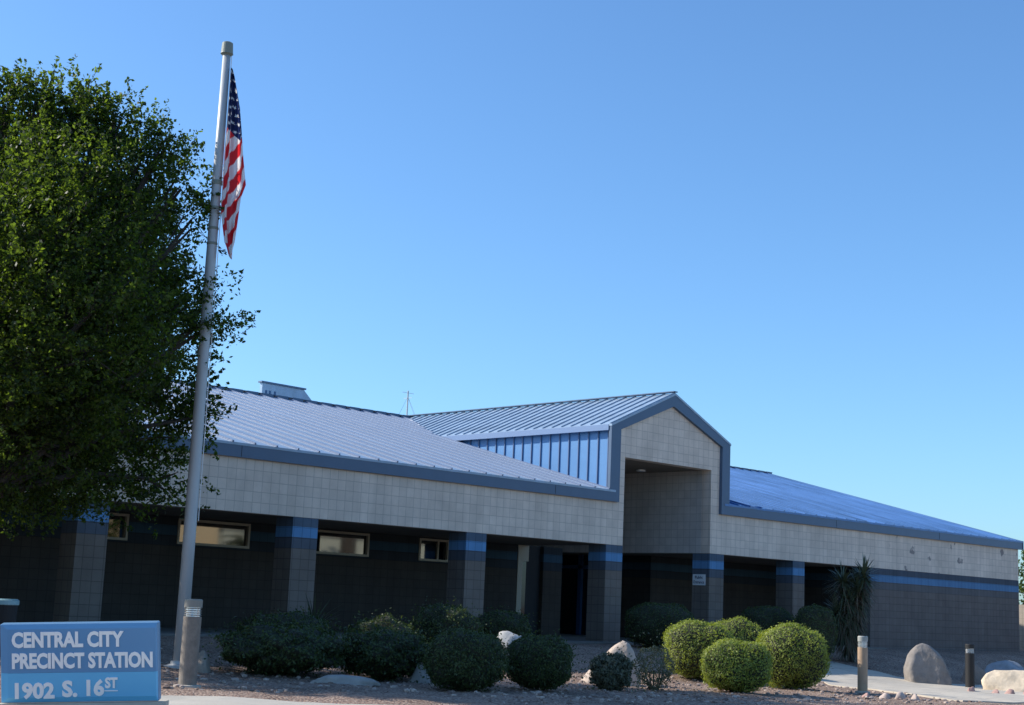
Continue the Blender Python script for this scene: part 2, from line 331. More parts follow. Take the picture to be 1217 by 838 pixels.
# ------------------------------------------------------------------ the building
D = 23.85; WB = 27.05; FL = -.9; SO = 1.535
B = empty('police_station', (27, 24, -.78), 'low grey block building with blue standing seam metal roof and gabled entrance', 'building')
fw = [(1.5, SO), (27.35, SO), (27.35, 3.67), (30.75, 3.67), (30.75, SO), (38.3, SO), (47.4, SO), (47.4, 2.60), (31.12, 2.60), (31.12, 4.33), (29.08, 5.16), (27.06, 4.33), (27.06, 2.60), (1.5, 2.60)]
MB().prism([(x, D, z) for x, z in fw], (0, .3, 0)).build('facade_wall', M['light_block'], B)
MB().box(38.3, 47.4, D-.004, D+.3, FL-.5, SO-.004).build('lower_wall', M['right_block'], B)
# back wall of the porch, in stretches round the openings
win = [(15.0, 15.84), (17.0, 18.80), (20.2, 22.12), (23.66, 24.62)]
WZ0, WZ1 = .97, 1.50
bw = MB(); xs_ = [1.5] + [v for a in win for v in a] + [27.0]
for i in range(0, len(xs_), 2): bw.box(xs_[i], xs_[i+1], WB, WB+.2, FL, SO)
for a, b in win: bw.box(a, b, WB, WB+.2, FL, WZ0); bw.box(a, b, WB, WB+.2, WZ1, SO)
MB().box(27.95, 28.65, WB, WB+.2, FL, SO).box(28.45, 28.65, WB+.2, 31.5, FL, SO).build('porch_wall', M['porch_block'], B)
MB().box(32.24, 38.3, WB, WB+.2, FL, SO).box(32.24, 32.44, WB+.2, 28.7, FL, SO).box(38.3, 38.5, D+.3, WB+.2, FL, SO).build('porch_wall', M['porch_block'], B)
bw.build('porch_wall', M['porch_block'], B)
# upper side walls of the entrance bay, ceilings
MB().box(30.75, 30.95, D+.3, 33.6, SO, 3.67).box(27.15, 27.35, D+.3, 33.6, SO, 3.67).box(27.35, 30.75, 31.5, 31.7, SO, 3.67).build('entrance_bay_wall', M['grey_block'], B)
MB().box(27.15, 30.95, D+.3, 33.6, 3.67, 3.75).build('entrance_ceiling', M['soffit'], B)
MB().box(1.5, 27.15, D+.3, 31.5, SO, SO+.06).box(30.95, 38.5, D+.3, 31.5, SO, SO+.06).build('porch_ceiling', M['soffit'], B)
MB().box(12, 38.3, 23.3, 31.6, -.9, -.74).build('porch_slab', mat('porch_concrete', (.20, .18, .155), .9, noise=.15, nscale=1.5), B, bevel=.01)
# doors
dr = MB().box(28.65, 32.24, 31.45, 31.5, FL, SO).box(32.26, 32.34, 28.7, 31.45, FL, SO).build('entrance_glazing', M['dark_glass'], B)
fr = MB()
for y in (28.74, 29.68, 30.55, 31.40): fr.box(32.18, 32.26, y-.07, y+.07, FL, SO)
for x in (28.72, 29.6, 30.45, 31.3, 32.15): fr.box(x-.05, x+.05, 31.38, 31.45, FL, SO)
fr.box(28.65, 32.18, 31.38, 31.45, 1.15, 1.24); fr.box(32.18, 32.26, 28.8, 31.35, 1.15, 1.24); fr.build('frame', M['blue_frame'], dr)
dd = MB().box(27.38, 27.95, WB+.12, WB+.18, FL, SO).build('service_door', M['black'], B)
MB().box(27.0, 27.17, WB-.02, WB+.2, FL, SO-.003).box(27.17, 27.38, WB-.02, WB+.2, 1.13, SO-.003).box(27.17, 27.28, WB-.02, WB+.2, FL, -.33).build('frame', M['tan_metal'], dd)
MB().box(27.17, 27.38, WB+.06, WB+.1, -.33, 1.13).build('sidelight', M['dark_glass'], dd)
for i, (a, b) in enumerate(win):
    f = MB()
    t = .05
    f.box(a, b, WB-.03, WB+.08, WZ0, WZ0+t).box(a, b, WB-.03, WB+.08, WZ1-t, WZ1).box(a, a+t, WB-.03, WB+.08, WZ0+t, WZ1-t).box(b-t, b, WB-.03, WB+.08, WZ0+t, WZ1-t)
    if i == 3: f.box(24.27, 24.31, WB, WB+.07, WZ0+t, WZ1-t)
    f = f.build('window', M['tan_metal'], B)
    MB().box(a+t, b-t, WB+.045, WB+.055, WZ0+t, WZ1-t).build('pane', M['glass'], f)
# piers
for cx, wd in ((4.3, .6), (8.75, .6), (13.28, .6), (17.88, .61), (22.51, .6), (27.05, .6), (31.04, .59), (34.70, .55)):
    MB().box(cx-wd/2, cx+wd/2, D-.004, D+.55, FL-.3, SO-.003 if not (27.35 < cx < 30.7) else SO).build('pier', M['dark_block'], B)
# fascia, one folded band that climbs round the gable
fo = [(1.5, 2.56), (27.08, 2.56), (27.08, 4.315), (29.07, 5.12), (31.09, 4.305), (31.09, 2.56), (47.52, 2.56), (47.52, 2.83), (31.42, 2.83), (31.42, 4.43), (29.115, 5.46), (26.73, 4.42), (26.73, 2.83), (1.5, 2.83)]
MB().prism([(x, D-.09, z) for x, z in fo], (0, .088, 0)).build('fascia', M['fascia'], B)
for x in (5.0, 10.6, 16.2, 24.85, 36.4, 42.1):
    MB().box(x, x+.008, D-.094, D-.088, 2.57, 2.825).build('fascia_joint', M['black'], B)
# main roof
EY, EZ, RY, RZ = D-.1, 2.835, 34.05, 5.44
sl = (RZ-EZ)/(RY-EY)
def rz(y): return EZ + (y-EY)*sl
rf = MB(); rf2 = MB(); ra = MB(); rb2 = MB()
def slab(pts, t=.05): rf.prism([(x, y, rz(y)) for x, y in pts], (0, 0, -t))
slab([(1.5, EY), (26.94, EY), (26.94, 30.2), (29.1, RY), (1.5, RY)])
rf.prism([(1.5, RY, RZ), (47.55, RY, RZ), (47.55, 44.3, RZ-(10.25)*sl), (1.5, 44.3, RZ-10.25*sl)], (0, 0, -.05))
x = 1.7
while x < 47.5:
    y0 = EY-.01; y1 = RY-.02
    if 26.9 < x < 31.3:
        y0 = None
        if 27.0 < x < 29.05: y0 = 30.3 + (x-26.94)*(3.75/2.16)
    if x > 29.05 and rf is not rf2: left_rf, rf = rf, rf2; slab([(31.22, EY), (47.55, EY), (47.55, RY), (29.1, RY), (31.22, 30.2)])
    if y0 and y1-y0 > .2: (ra if x < 29.05 else rb2).bar((x, y0, rz(y0)-.002), (x, y1, rz(y1)-.002), .034, .036)
    x += .51
roof = left_rf.build('roof', M['glare_roof'], B, label='blue metal roof left of the gable, coloured pale with glare'); rf2.build('roof', M['roof'], B, label='stronger blue metal roof right of the gable')
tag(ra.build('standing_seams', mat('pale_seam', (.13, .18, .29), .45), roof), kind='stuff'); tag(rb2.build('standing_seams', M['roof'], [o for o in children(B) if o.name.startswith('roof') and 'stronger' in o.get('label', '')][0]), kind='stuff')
MB().box(1.5, 47.55, RY-.12, RY+.12, RZ+.028, RZ+.045).build('ridge_cap', M['fascia'], roof)
rc = MB(); x = 1.7
while x < 47.3:
    rc.box(x+.06, x+.42, RY-.13, RY-.10, RZ-.03, RZ+.05); x += .51
rc.build('ridge_closure', M['fascia'], roof)
MB().bar((27.0, 30.15, rz(30.15)+.004), (28.95, 33.75, rz(33.75)+.004), .42, .012).build('valley_flashing', M['white'], roof)
MB().prism([(47.552, EY, EZ-.27), (47.552, RY, RZ-.27), (47.552, RY, RZ+.01), (47.552, EY, EZ+.01)], (.05, 0, 0)).build('rake_trim', M['fascia'], roof)
# gable roof over the entrance
gr = MB(); GZ, AZ = 4.415, 5.455; GX0, GXc, GX1 = 26.72, 29.1, 31.44
GY0 = D-.1
gr.prism([(GX0, GY0, GZ), (GXc, GY0, AZ), (GXc, 34.1, AZ), (GX0, 30.16, GZ)], (0, 0, -.05))
gr.prism([(GX1, GY0, GZ), (GX1, 30.16, GZ), (GXc, 34.1, AZ), (GXc, GY0, AZ)], (0, 0, -.05))
y = GY0 + .05
while y < 34.0:
    z0 = 0 if y < 30.16 else (y-30.16)/3.94
    for sx, gx in ((-1, GX0), (1, GX1)):
        a = Vector((gx, y, GZ)).lerp(Vector((GXc, y, AZ)), z0); b = Vector((GXc, y, AZ))
        if (b-a).length > .15: gr.bar(a, b, .026, .03)
    y += .325
groof = gr.build('gable_roof', M['glare_roof'], B)
MB().bar((GXc, GY0, AZ+.03), (GXc, 34.1, AZ+.03), .16, .025).build('ridge_cap', M['fascia'], groof)
for a, b in ((GX0-.01, GX0+.06), (GX1-.06, GX1+.01)): MB().box(a, b, GY0+.1, 30.1, GZ-.15, GZ-.01).build('eave_trim', M['trim'], groof)
MB().box(31.2, 31.27, D+.001, 30.3, 2.7, GZ-.02).build('clerestory_wall', M['panel'], B)
cw = MB().box(26.88, 26.95, D+.001, 30.3, 2.7, GZ-.02)
cwo = cw.build('clerestory_wall', M['panel'], B); cw = MB(); y = D + .12
while y < 30.2:
    cw.box(26.852, 26.879, y, y+.026, 2.72, GZ-.03); y += .325
tag(cw.build('battens', M['seam'], cwo), kind='stuff')
# monitor behind the ridge, rear and end walls
mo = MB().prism([(25.8, 37, 4.4), (29.4, 37, 4.4), (29.0, 37, 4.8), (27.35, 37, 6.27), (25.8, 37, 6.29)], (0, .12, 0)).build('roof_monitor', M['glare_roof'], B, label='pale blue monitor with a sloping end rising behind the ridge')
for x in (25.92, 26.06, 26.24): MB().box(x, x+.06, 36.985, 36.998, 5.85, 6.08).build('louvre', M['blue_frame'], mo)
MB().prism([(25.74, 36.95, 6.295), (27.4, 36.95, 6.275), (27.4, 36.95, 6.325), (25.74, 36.95, 6.345)], (0, .2, 0)).build('cap', M['fascia'], mo)
MB().prism([(47.2, D+.3, FL-.5), (47.2, 44.2, FL-.5), (47.2, 44.2, rz(EY)-.3), (47.2, 34.05, 5.35), (47.2, D+.3, 2.7)], (.2, 0, 0)).build('end_wall', M['light_block'], B)
MB().box(1.5, 47.2, 44.0, 44.2, FL, 2.75).build('rear_wall', M['light_block'], B)
MB().prism([(1.5, D+.3, FL-.5), (1.5, 44.0, FL-.5), (1.5, 44.0, 2.6), (1.5, 34.05, 5.35), (1.5, D+.3, 2.7)], (.2, 0, 0)).build('end_wall', M['light_block'], B)
cl = MB().lathe((30.0, 25.6, 3.62), [(.09, 0), (.12, .01), (.12, .049)], 16).build('ceiling_light', M['lens'], B)

# words as meshes
def words(s, name, m, parent, origin, ux, uy, w_, h_, depth=.006, bold=.012):
    cu_ = bpy.data.curves.new('tmp', 'FONT'); cu_.body = s; cu_.extrude = 0.02; cu_.offset = bold; cu_.resolution_u = 3
    o = bpy.data.objects.new('tmp', cu_); C.objects.link(o); bpy.context.view_layer.update()
    me = bpy.data.meshes.new_from_object(o.evaluated_get(bpy.context.evaluated_depsgraph_get())); bpy.data.objects.remove(o)
    a = np.array([list(v.co) for v in me.vertices]); lo, hi = a.min(0), a.max(0); sc = (w_/(hi[0]-lo[0]), h_/(hi[1]-lo[1]))
    un = ux.cross(uy).normalized(); pl = worldloc(parent)
    for v in me.vertices:
        p = origin + ux*((v.co.x-lo[0])*sc[0]) + uy*((v.co.y-lo[1])*sc[1]) + un*((v.co.z-lo[2])/.04*depth) - pl
        v.co = p
    me.materials.clear(); me.materials.append(m); me.name = name
    o = bpy.data.objects.new(name, me); C.objects.link(o); o.parent = parent; return o

# small sign on the pier
ps = empty('wall_sign', (30.73, 24.17, .86), 'small white sign reading Public Entrance on the pier right of the entrance', 'sign')
MB().box(30.722, 30.736, 23.96, 24.37, .72, 1.0).build('plate', M['white'], ps, bevel=.003)
ink = mat('dark_blue_ink', (.02, .04, .09), .5)
words('Public', 'lettering', ink, ps, Vector((30.721, 24.29, .885)), Vector((0, -1, 0)), Vector((0, 0, 1)), .25, .075, .002)
words('Entrance', 'lettering', ink, ps, Vector((30.721, 24.335, .765)), Vector((0, -1, 0)), Vector((0, 0, 1)), .34, .075, .002)

# antenna on the roof
an = empty('antenna_mast', (31.2, 37, 4.6), 'thin grey antenna mast with guy wires standing behind the roof ridge', 'antenna')
MB().tube([(31.55, 37, 4.5), (31.55, 37, 6.80)], .025, 8).build('mast', M['pole'], an)
MB().bar((31.3, 37, 6.72), (31.8, 37, 6.72), .012, .012).bar((31.55, 36.8, 6.55), (31.55, 37.2, 6.55), .012, .012).build('crossbar', M['pole'], an)
gw = MB()
for dx, dy in ((-1.0, .0), (1.0, .0), (.2, -1.0)): gw.tube([(31.55, 37, 6.6), (31.55+dx, 37+dy, 4.75)], .005, 4)
gw.build('guy_wire', M['pole'], an)

# ------------------------------------------------------------------ flagpole and flag
PX, PY, PZ = 11.75, 18.37, g(11.75, 18.37)
fp = empty('flagpole', (PX, PY, PZ), 'tall tapered silver flagpole with a chunky cap left of the entrance', 'flagpole')
MB().lathe((PX, PY, 0), [(.092, PZ), (.088, 1), (.078, 4), (.068, 6.4), (.058, 7.95)], 24).build('shaft', M['pole'], fp, smooth=True)
MB().lathe((PX, PY, 7.93), [(.06, 0), (.095, .03), (.09, .05), (.08, .20), (.055, .215)], 20).build('cap', M['pole_dark'], fp)
for z0, z1 in ((5.93, 6.0), (5.55, 5.6), (5.25, 5.29), (5.02, 5.06)):
    MB().lathe((PX, PY, 0), [(.076, z0), (.080, z0+.01), (.080, z1-.01), (.076, z1)], 20).build('collar', M['pole_dark'], fp)
MB().lathe((PX, PY, PZ), [(.22, -.02), (.22, .03), (.13, .06), (.125, .10)], 24).build('base_plate', M['pole'], fp, smooth=False)
hx = Vector((cr.x, cr.y, 0)).normalized()
MB().tube([Vector((PX, PY, 7.93)) + hx*.075, Vector((PX, PY, 7.6)) + hx*.08, Vector((PX, PY, 4.2)) + hx*.10, Vector((PX, PY, 1.0)) + hx*.11], .006, 5).build('halyard', M['white'], fp)
# the flag hangs limp: outline of the folded cloth, pleats in depth
H_ = 2.86; NT, NS = 300, 60
def flag_edges(t):
    L = np.interp(t, [0, .15, .35, .55, .78, .93, 1], [.075, .07, .06, .06, .085, .17, .27])
    Rr = np.interp(t, [0, .04, .12, .22, .34, .5, .63, .70, .82, .93, 1], [.10, .14, .20, .27, .32, .38, .44, .38, .36, .34, .30])
    return L, Rr
verts = []; cols = []
hy = Vector((-hx.y, hx.x, 0))
NAVY, RED, WHT = (.016, .028, .11), (.75, .03, .04), (.90, .88, .86)
FT = 7.74
star_pts = [(r_, c_) for r_ in range(9) for c_ in range(6 if r_ % 2 == 0 else 5)]
for i in range(NT+1):
    t = i/NT; L, Rr = flag_edges(t)
    for j in range(NS+1):
        s = j/NS; off = L + (Rr-L)*s
        amp = .075*min(1, t*3+.25)
        d_ = amp*math.sin(s*9.5 + t*2.2) + .03*math.sin(s*23+t*5)
        zz = FT - t*H_ - .05*math.sin(s*3.1)*(t > .1)
        p = Vector((PX, PY, zz)) + hx*off + hy*d_
        verts.append(p)
        y_ = t*H_; xx = (s-.5)*max(Rr-L, .02)
        # canton down to a slanting seam
        if y_ < .98 + xx*.9 and y_ < 1.12:
            c = NAVY
            # stars on a staggered lattice
            gy = y_/.125; row = math.floor(gy); gx = (off + (.035 if row % 2 else 0))/.07
            dx_ = (gx - math.floor(gx) - .5)*.07; dy_ = (gy - row - .5)*.125
            ang = math.atan2(dx_, dy_); rad = math.hypot(dx_, dy_)
            if rad < .0235*(.68+.32*math.cos(5*ang)) + .003: c = WHT
        else:
            q = (y_ + xx*1.9 - (.55 if s < .38 else 0))/.205
            c = RED if math.floor(q) % 2 == 0 else WHT
        cols.append((*c, 1))
me = bpy.data.meshes.new('flag'); nx = NS+1
me.from_pydata([v - Vector((PX, PY, FT)) for v in verts], [], [(i*nx+j, i*nx+j+1, (i+1)*nx+j+1, (i+1)*nx+j) for i in range(NT) for j in range(NS)])
ca = me.color_attributes.new('pattern', 'FLOAT_COLOR', 'POINT'); ca.data.foreach_set('color', np.array(cols, dtype=np.float32).ravel())
for p in me.polygons: p.use_smooth = True
fm = bpy.data.materials.new('flag_cloth'); fm.use_nodes = True; n_ = fm.node_tree.nodes; l_ = fm.node_tree.links
a_ = n_.new('ShaderNodeAttribute'); a_.attribute_name = 'pattern'; n_['Principled BSDF'].inputs['Roughness'].default_value = .8
l_.new(a_.outputs['Color'], n_['Principled BSDF'].inputs['Base Color']); tr = n_.new('ShaderNodeBsdfTranslucent'); l_.new(a_.outputs['Color'], tr.inputs['Color'])
ms = n_.new('ShaderNodeMixShader'); ms.inputs[0].default_value = .5; l_.new(n_['Principled BSDF'].outputs[0], ms.inputs[1]); l_.new(tr.outputs[0], ms.inputs[2]); l_.new(ms.outputs[0], n_['Material Output'].inputs['Surface'])
me.materials.append(fm)
fo_ = bpy.data.objects.new('flag', me); C.objects.link(fo_); fo_.location = (PX, PY, FT)
tag(fo_, 'limp stars and stripes flag in red white and navy hanging from the flagpole', 'flag')

# ------------------------------------------------------------------ monument sign
BL = Vector((6.2642, 12.5627, -1.0239)); BR = Vector((7.2373, 11.5918, -0.948)); TL = Vector((6.1618, 12.5006, -0.3387))
ux = (BR-BL); SW = ux.length; ux.normalize(); uy = (TL-BL); uy -= ux*uy.dot(ux); SH = uy.length; uy.normalize(); un = ux.cross(uy)
ms_ = empty('monument_sign', BL + ux*SW/2 - Vector((0, 0, .1)), 'blue address sign reading CENTRAL CITY PRECINCT STATION 1902 S. 16ST beside the tree', 'sign')
px = SW/188.
def lit(name, col, e):
    m = mat(name, col, .35); b = m.node_tree.nodes['Principled BSDF']; b.inputs['Emission Color'].default_value = (*col, 1); b.inputs['Emission Strength'].default_value = e; return m
S_top = lit('sign_blue', (.115, .29, .50), .0); S_bot = lit('sign_light_blue', (.14, .50, .78), .0); S_let = lit('sign_letter', (.95, .93, .90), .0)
S_edge = mat('sign_edge', (.16, .30, .46), .3)
def sgbox(mb, a, b, c, d, n0, n1):
    P = [BL + ux*a*px + uy*c*px, BL + ux*b*px + uy*c*px, BL + ux*b*px + uy*d*px, BL + ux*a*px + uy*d*px]
    mb.prism([p + un*n0 for p in P], un*(n1-n0)); return mb
sgbox(MB(), 0, 188, 0, 94, -.09, 0).build('cabinet', S_edge, ms_, bevel=.012)
def bevelled(name, a, b, c, d, m):
    mb = MB(); O = [BL + ux*x*px + uy*y*px + un*.001 for x, y in ((a, c), (b, c), (b, d), (a, d))]
    i0 = 9 if a < 5 else 4
    I = [BL + ux*x*px + uy*y*px + un*.02 for x, y in ((a+i0, c+(6 if c < 5 else 0)), (b-1.5, c+(6 if c < 5 else 0)), (b-1.5, d-(5 if d > 90 else 0)), (a+i0, d-(5 if d > 90 else 0)))]
    vo = [mb.bm.verts.new(p) for p in O]; vi = [mb.bm.verts.new(p) for p in I]; vb = [mb.bm.verts.new(p - un*.002) for p in O]
    mb.bm.faces.new(vi); mb.bm.faces.new(vb[::-1])
    for k in range(4): mb.bm.faces.new((vo[k], vo[(k+1) % 4], vi[(k+1) % 4], vi[k])); mb.bm.faces.new((vb[k], vb[(k+1) % 4], vo[(k+1) % 4], vo[k]))
    return mb.build(name, m, ms_)
bevelled('upper_panel', 1, 187, 36.2, 93, S_top); bevelled('lower_panel', 1, 187, 1, 36, S_bot)
def sg(s, x0, x1, y0, y1, bold=.042):   # photograph-like layout in sign units, y measured down from the top
    words(s, 'lettering', S_let, ms_, BL + ux*x0*px + uy*(94-y1)*px + un*.0205, ux, uy, (x1-x0)*px, (y1-y0)*px, .006, bold)
sg('CENTRAL CITY', 15, 148, 9, 28); sg('PRECINCT STATION', 15, 182, 34, 53)
sg('1902', 18, 65, 69, 89); sg('S.', 74, 92, 67, 87); sg('16', 103, 124, 66, 86); sg('ST', 125, 140, 64, 77)
sgbox(MB(), 124.5, 140, 94-80.5, 94-79.5, .0205, .0255).build('underline', S_let, ms_)
pl = MB(); Pm = BL + ux*SW/2
c0 = BL - ux*.04; c1 = BR + ux*.04
pl.prism([Vector((c0.x, c0.y, 0)) + un*.06, Vector((c1.x, c1.y, 0)) + un*.06, Vector((c1.x, c1.y, 0)) - un*.22, Vector((c0.x, c0.y, 0)) - un*.22], (0, 0, .1))
for v in pl.bm.verts:
    k = (Vector((v.co.x, v.co.y, 0)) - Vector((BL.x, BL.y, 0))).dot(Vector((ux.x, ux.y, 0)).normalized())/SW
    top = v.co.z > .05 or v.co.z > .04
    v.co.z = (BL.z + (BR.z-BL.z)*k - .003) if top else -1.35
pl.build('plinth', M['concrete'], ms_)

# ------------------------------------------------------------------ bollard lights
def bollard(name, x, y, h, r, body, cap, lens, label, square=False):
    z = g(x, y); o = empty(name, (x, y, z), label, 'bollard', 'bollard lights along the bed')
    MB().lathe((x, y, z), [(r*1.5, -.02), (r*1.5, .025), (r*1.05, .03)], 24).build('footing', M['concrete'], o)
    MB().lathe((x, y, z), [(r, .025), (r, h*.80)], 28).build('post', body, o, smooth=False)
    MB().lathe((x, y, z), [(r*.86, h*.80), (r*.86, h*.905)], 24).build('lens', lens, o)
    lv = MB()
    for k in range(4): lv.lathe((x, y, z), [(r*.87, h*(.812+k*.025)), (r*1.0, h*(.816+k*.025)), (r*1.0, h*(.819+k*.025)), (r*.87, h*(.823+k*.025))], 24)
    lv.build('louvre', cap, o)
    MB().lathe((x, y, z), [(r, h*.905), (r, h*.985), (r*.9, h)], 28).build('cap', cap, o)
    return o
tanp = mat('tan_post', (.46, .31, .20), .7, noise=.15, nscale=7); woodp = mat('weathered_post', (.22, .185, .15), .85, noise=.35, nscale=9)
greyc = mat('grey_cap', (.36, .36, .33), .6); chrome = mat('chrome_lens', (.8, .85, .92), .15, metal=.6)
bollard('bollard_light', 9.85, 15.2, 1.01, .105, woodp, mat('brown_grey_cap', (.26, .24, .20), .7), chrome, 'weathered brown grey bollard light in front of the flagpole')
bollard('bollard_light', 23.85, 15.0, 1.0, .09, tanp, greyc, chrome, 'tan bollard light with a clear top on the sunlit gravel right of the round bushes')
bollard('bollard_light', 30.8, 16.66, .96, .10, M['black'], M['black'], M['lens'], 'black bollard light with a white lens band beside the big boulder at the right')

# ------------------------------------------------------------------ rocks
def rock(x, y, w_, d_, h_, rot, label, col=(.42, .36, .30), seed=1, cuts=(), shear=0, z=None, sub=4, name='boulder', group=None):
    bm = bmesh.new(); bmesh.ops.create_icosphere(bm, subdivisions=sub, radius=1); rr = random.Random(seed)
    planes = [(Vector((rr.uniform(-1, 1), rr.uniform(-1, 1), rr.uniform(-.3, 1))).normalized(), rr.uniform(.62, .9)) for _ in range(11)]
    from mathutils import noise
    for v in bm.verts:
        p = v.co.copy()
        for nrm, dd_ in planes:
            k = p.dot(nrm)
            if k > dd_: p -= nrm*(k-dd_)*.9
        p *= 1 + .10*noise.noise(v.co*1.7 + Vector((seed, 0, 0))) + .05*noise.noise(v.co*5 + Vector((seed, 3, 0)))+ .02*noise.noise(v.co*14)
        for cx_, cz_, cd_ in cuts:
            nn = Vector((cx_, 0, cz_)).normalized(); k = p.dot(nn)
            if k > cd_: p -= nn*(k-cd_)*.92
        p.x += shear*p.z
        v.co = p
    hi = max(v.co.z for v in bm.verts); xr = max(abs(v.co.x) for v in bm.verts)
    zz = g(x, y) if z is None else z
    for v in bm.verts:
        p = v.co; p = Vector((p.x/xr*w_/2, p.y*d_/2, (p.z/hi)*h_ if p.z > 0 else p.z*h_*.35))
        v.co = Matrix.Rotation(rot, 3, 'Z') @ p
    me = bpy.data.meshes.new(name); bm.to_mesh(me); bm.free()
    for p in me.polygons: p.use_smooth = True
    me.materials.append(mat('rock_'+str(seed), col, .92, noise=.28, nscale=4.5, bump=.7, bscale=14))
    o = bpy.data.objects.new(name, me); C.objects.link(o); o.location = (x, y, zz)
    return tag(o, label, 'rock', group)
def hull_rock(x, y, outline, label, col, seed, thick=.35, name='boulder'):
    from mathutils import noise
    bm = bmesh.new(); top = max(p[1] for p in outline)
    for (px_, pz_) in outline:
        t_ = thick*(1 - .72*max(pz_, 0)/top)
        for sy_ in (-1, -.4, .4, 1): bm.verts.new((px_*(1-.18*abs(sy_)), t_*sy_, pz_*(1-.12*abs(sy_)) if pz_ > 0 else pz_))
    r = bmesh.ops.convex_hull(bm, input=bm.verts[:]); bmesh.ops.delete(bm, geom=list({e for e in r['geom_unused']+r['geom_interior'] if isinstance(e, bmesh.types.BMVert)}), context='VERTS')
    for _ in range(4):
        bmesh.ops.triangulate(bm, faces=bm.faces[:]); long_ = [e for e in bm.edges if e.calc_length() > .09]
        if long_: bmesh.ops.subdivide_edges(bm, edges=long_, cuts=1)
    bmesh.ops.triangulate(bm, faces=bm.faces[:])
    for _ in range(3): bmesh.ops.smooth_vert(bm, verts=bm.verts[:], factor=.5, use_axis_x=True, use_axis_y=True, use_axis_z=True)
    bm.normal_update()
    for v in bm.verts: v.co += v.normal*(.045*noise.noise(v.co*2.6+Vector((seed, 0, 0))) + .02*noise.noise(v.co*8+Vector((seed, 0, 0))))
    bmesh.ops.rotate(bm, verts=bm.verts[:], matrix=Matrix.Rotation(-R(44.8), 3, 'Z'))
    me = bpy.data.meshes.new(name); bm.to_mesh(me); bm.free()
    for p in me.polygons: p.use_smooth = True
    me.materials.append(mat('rock_'+str(seed), col, .92, noise=.28, nscale=4.5, bump=.7, bscale=14))
    o = bpy.data.objects.new(name, me); C.objects.link(o); o.location = (x, y, g(x, y)); return tag(o, label, 'rock')
CA = -R(44.8)      # rotation that lines local x up with the view's right
hull_rock(19.3, 16.9, [(-.66, -.2), (-.62, .05), (-.40, .30), (-.14, .56), (.04, .76), (.18, .77), (.34, .52), (.44, .26), (.46, -.2)], 'pointed pale boulder lit along its upper left edge between the dark shrubs', (.50, .40, .32), 11, .34)
hull_rock(30.66, 17.6, [(-.50, -.2), (-.56, .30), (-.46, .68), (-.26, .92), (-.08, .95), (.18, .78), (.42, .46), (.56, .12), (.52, -.2)], 'large grey upright boulder beside the black bollard', (.25, .22, .195), 22, .36)
rock(30.75, 15.5, 1.65, .9, .50, CA, 'broad sandy sunlit boulder at the right edge of the bed', (.60, .49, .36), 33)
rock(36.0, 18.6, 1.2, .8, .45, CA, 'low bluish grey rock in shade behind the sandy boulder', (.30, .31, .33), 44)
rock(33.2, 17.9, .7, .5, .42, CA, 'small brown rock in shade just right of the black bollard', (.26, .19, .15), 55)
rock(18.75, 18.8, .95, .6, .66, CA, 'squat pale grey rock showing between the two big dark bushes', (.46, .45, .43), 66)
rock(12.95, 16.2, 1.02, .3, .11, CA - .05, 'long flat pale rock lying on the gravel before the spreading shrubs', (.36, .34, .31), 77)
rock(14.75, 16.7, .34, .3, .36, CA, 'small grey rock tucked against the left side of the left big dark bush', (.34, .32, .29), 88)
rock(11.75, 17.8, .26, .3, .30, CA, 'small brown grey rock right of the flagpole base', (.30, .25, .20), 99)
k = 0
for (x, y, s, lb) in ((22.3, 13.6, .13, 'reddish fist sized stone nearest the tan bollard'), (22.62, 13.5, .17, 'dark reddish stone in the middle of the row below the tan bollard'), (22.95, 13.42, .15, 'grey stone at the right end of the row below the tan bollard'), (22.0, 13.75, .12, 'smallest pinkish stone left of the row below the tan bollard'),
                     (28.9, 15.6, .16, 'pinkish stone at the foot of the black bollard'), (28.95, 15.1, .15, 'pale stone just right of the black bollard foot'), (29.1, 14.85, .18, 'purple grey stone before the sandy boulder'), (29.3, 14.6, .14, 'tan stone at the lower left of the sandy boulder'), (29.7, 14.35, .17, 'reddish stone at the lower middle of the sandy boulder')):
    rock(x, y, s*1.5, s*1.2, s*.75, CA + k, lb, random.choice([(.42, .26, .22), (.34, .22, .20), (.50, .40, .34)]), 200+k, sub=3, name='stone', group='edging stones'); k += 1

# ------------------------------------------------------------------ shrubs
def leaf_quads(P, N, size, aspect=.5, tilt=1.0, elong=None):
    """one folded-ish leaf (4-gon) per point; N rough outward normals"""
    n = len(P); N = N + rng.normal(0, tilt*.5, (n, 3)); N /= np.linalg.norm(N, axis=1, keepdims=True)
    T = rng.normal(0, 1, (n, 3)); 
    if elong is not None: T = T*.5 + elong
    T -= N*np.sum(T*N, 1, keepdims=True); T /= np.linalg.norm(T, axis=1, keepdims=True) + 1e-9
    Bn = np.cross(N, T); s = size*rng.uniform(.6, 1.35, (n, 1))
    return np.stack([P - T*s*.5, P + Bn*s*aspect*.5, P + T*s*.5, P - Bn*s*aspect*.5], 1)

def shell_points(n, fn_r, thick):
    u = rng.normal(0, 1, (n, 3)); u /= np.linalg.norm(u, axis=1, keepdims=True)
    u[:, 2] = np.where(u[:, 2] < -.75, -u[:, 2], u[:, 2])
    return u

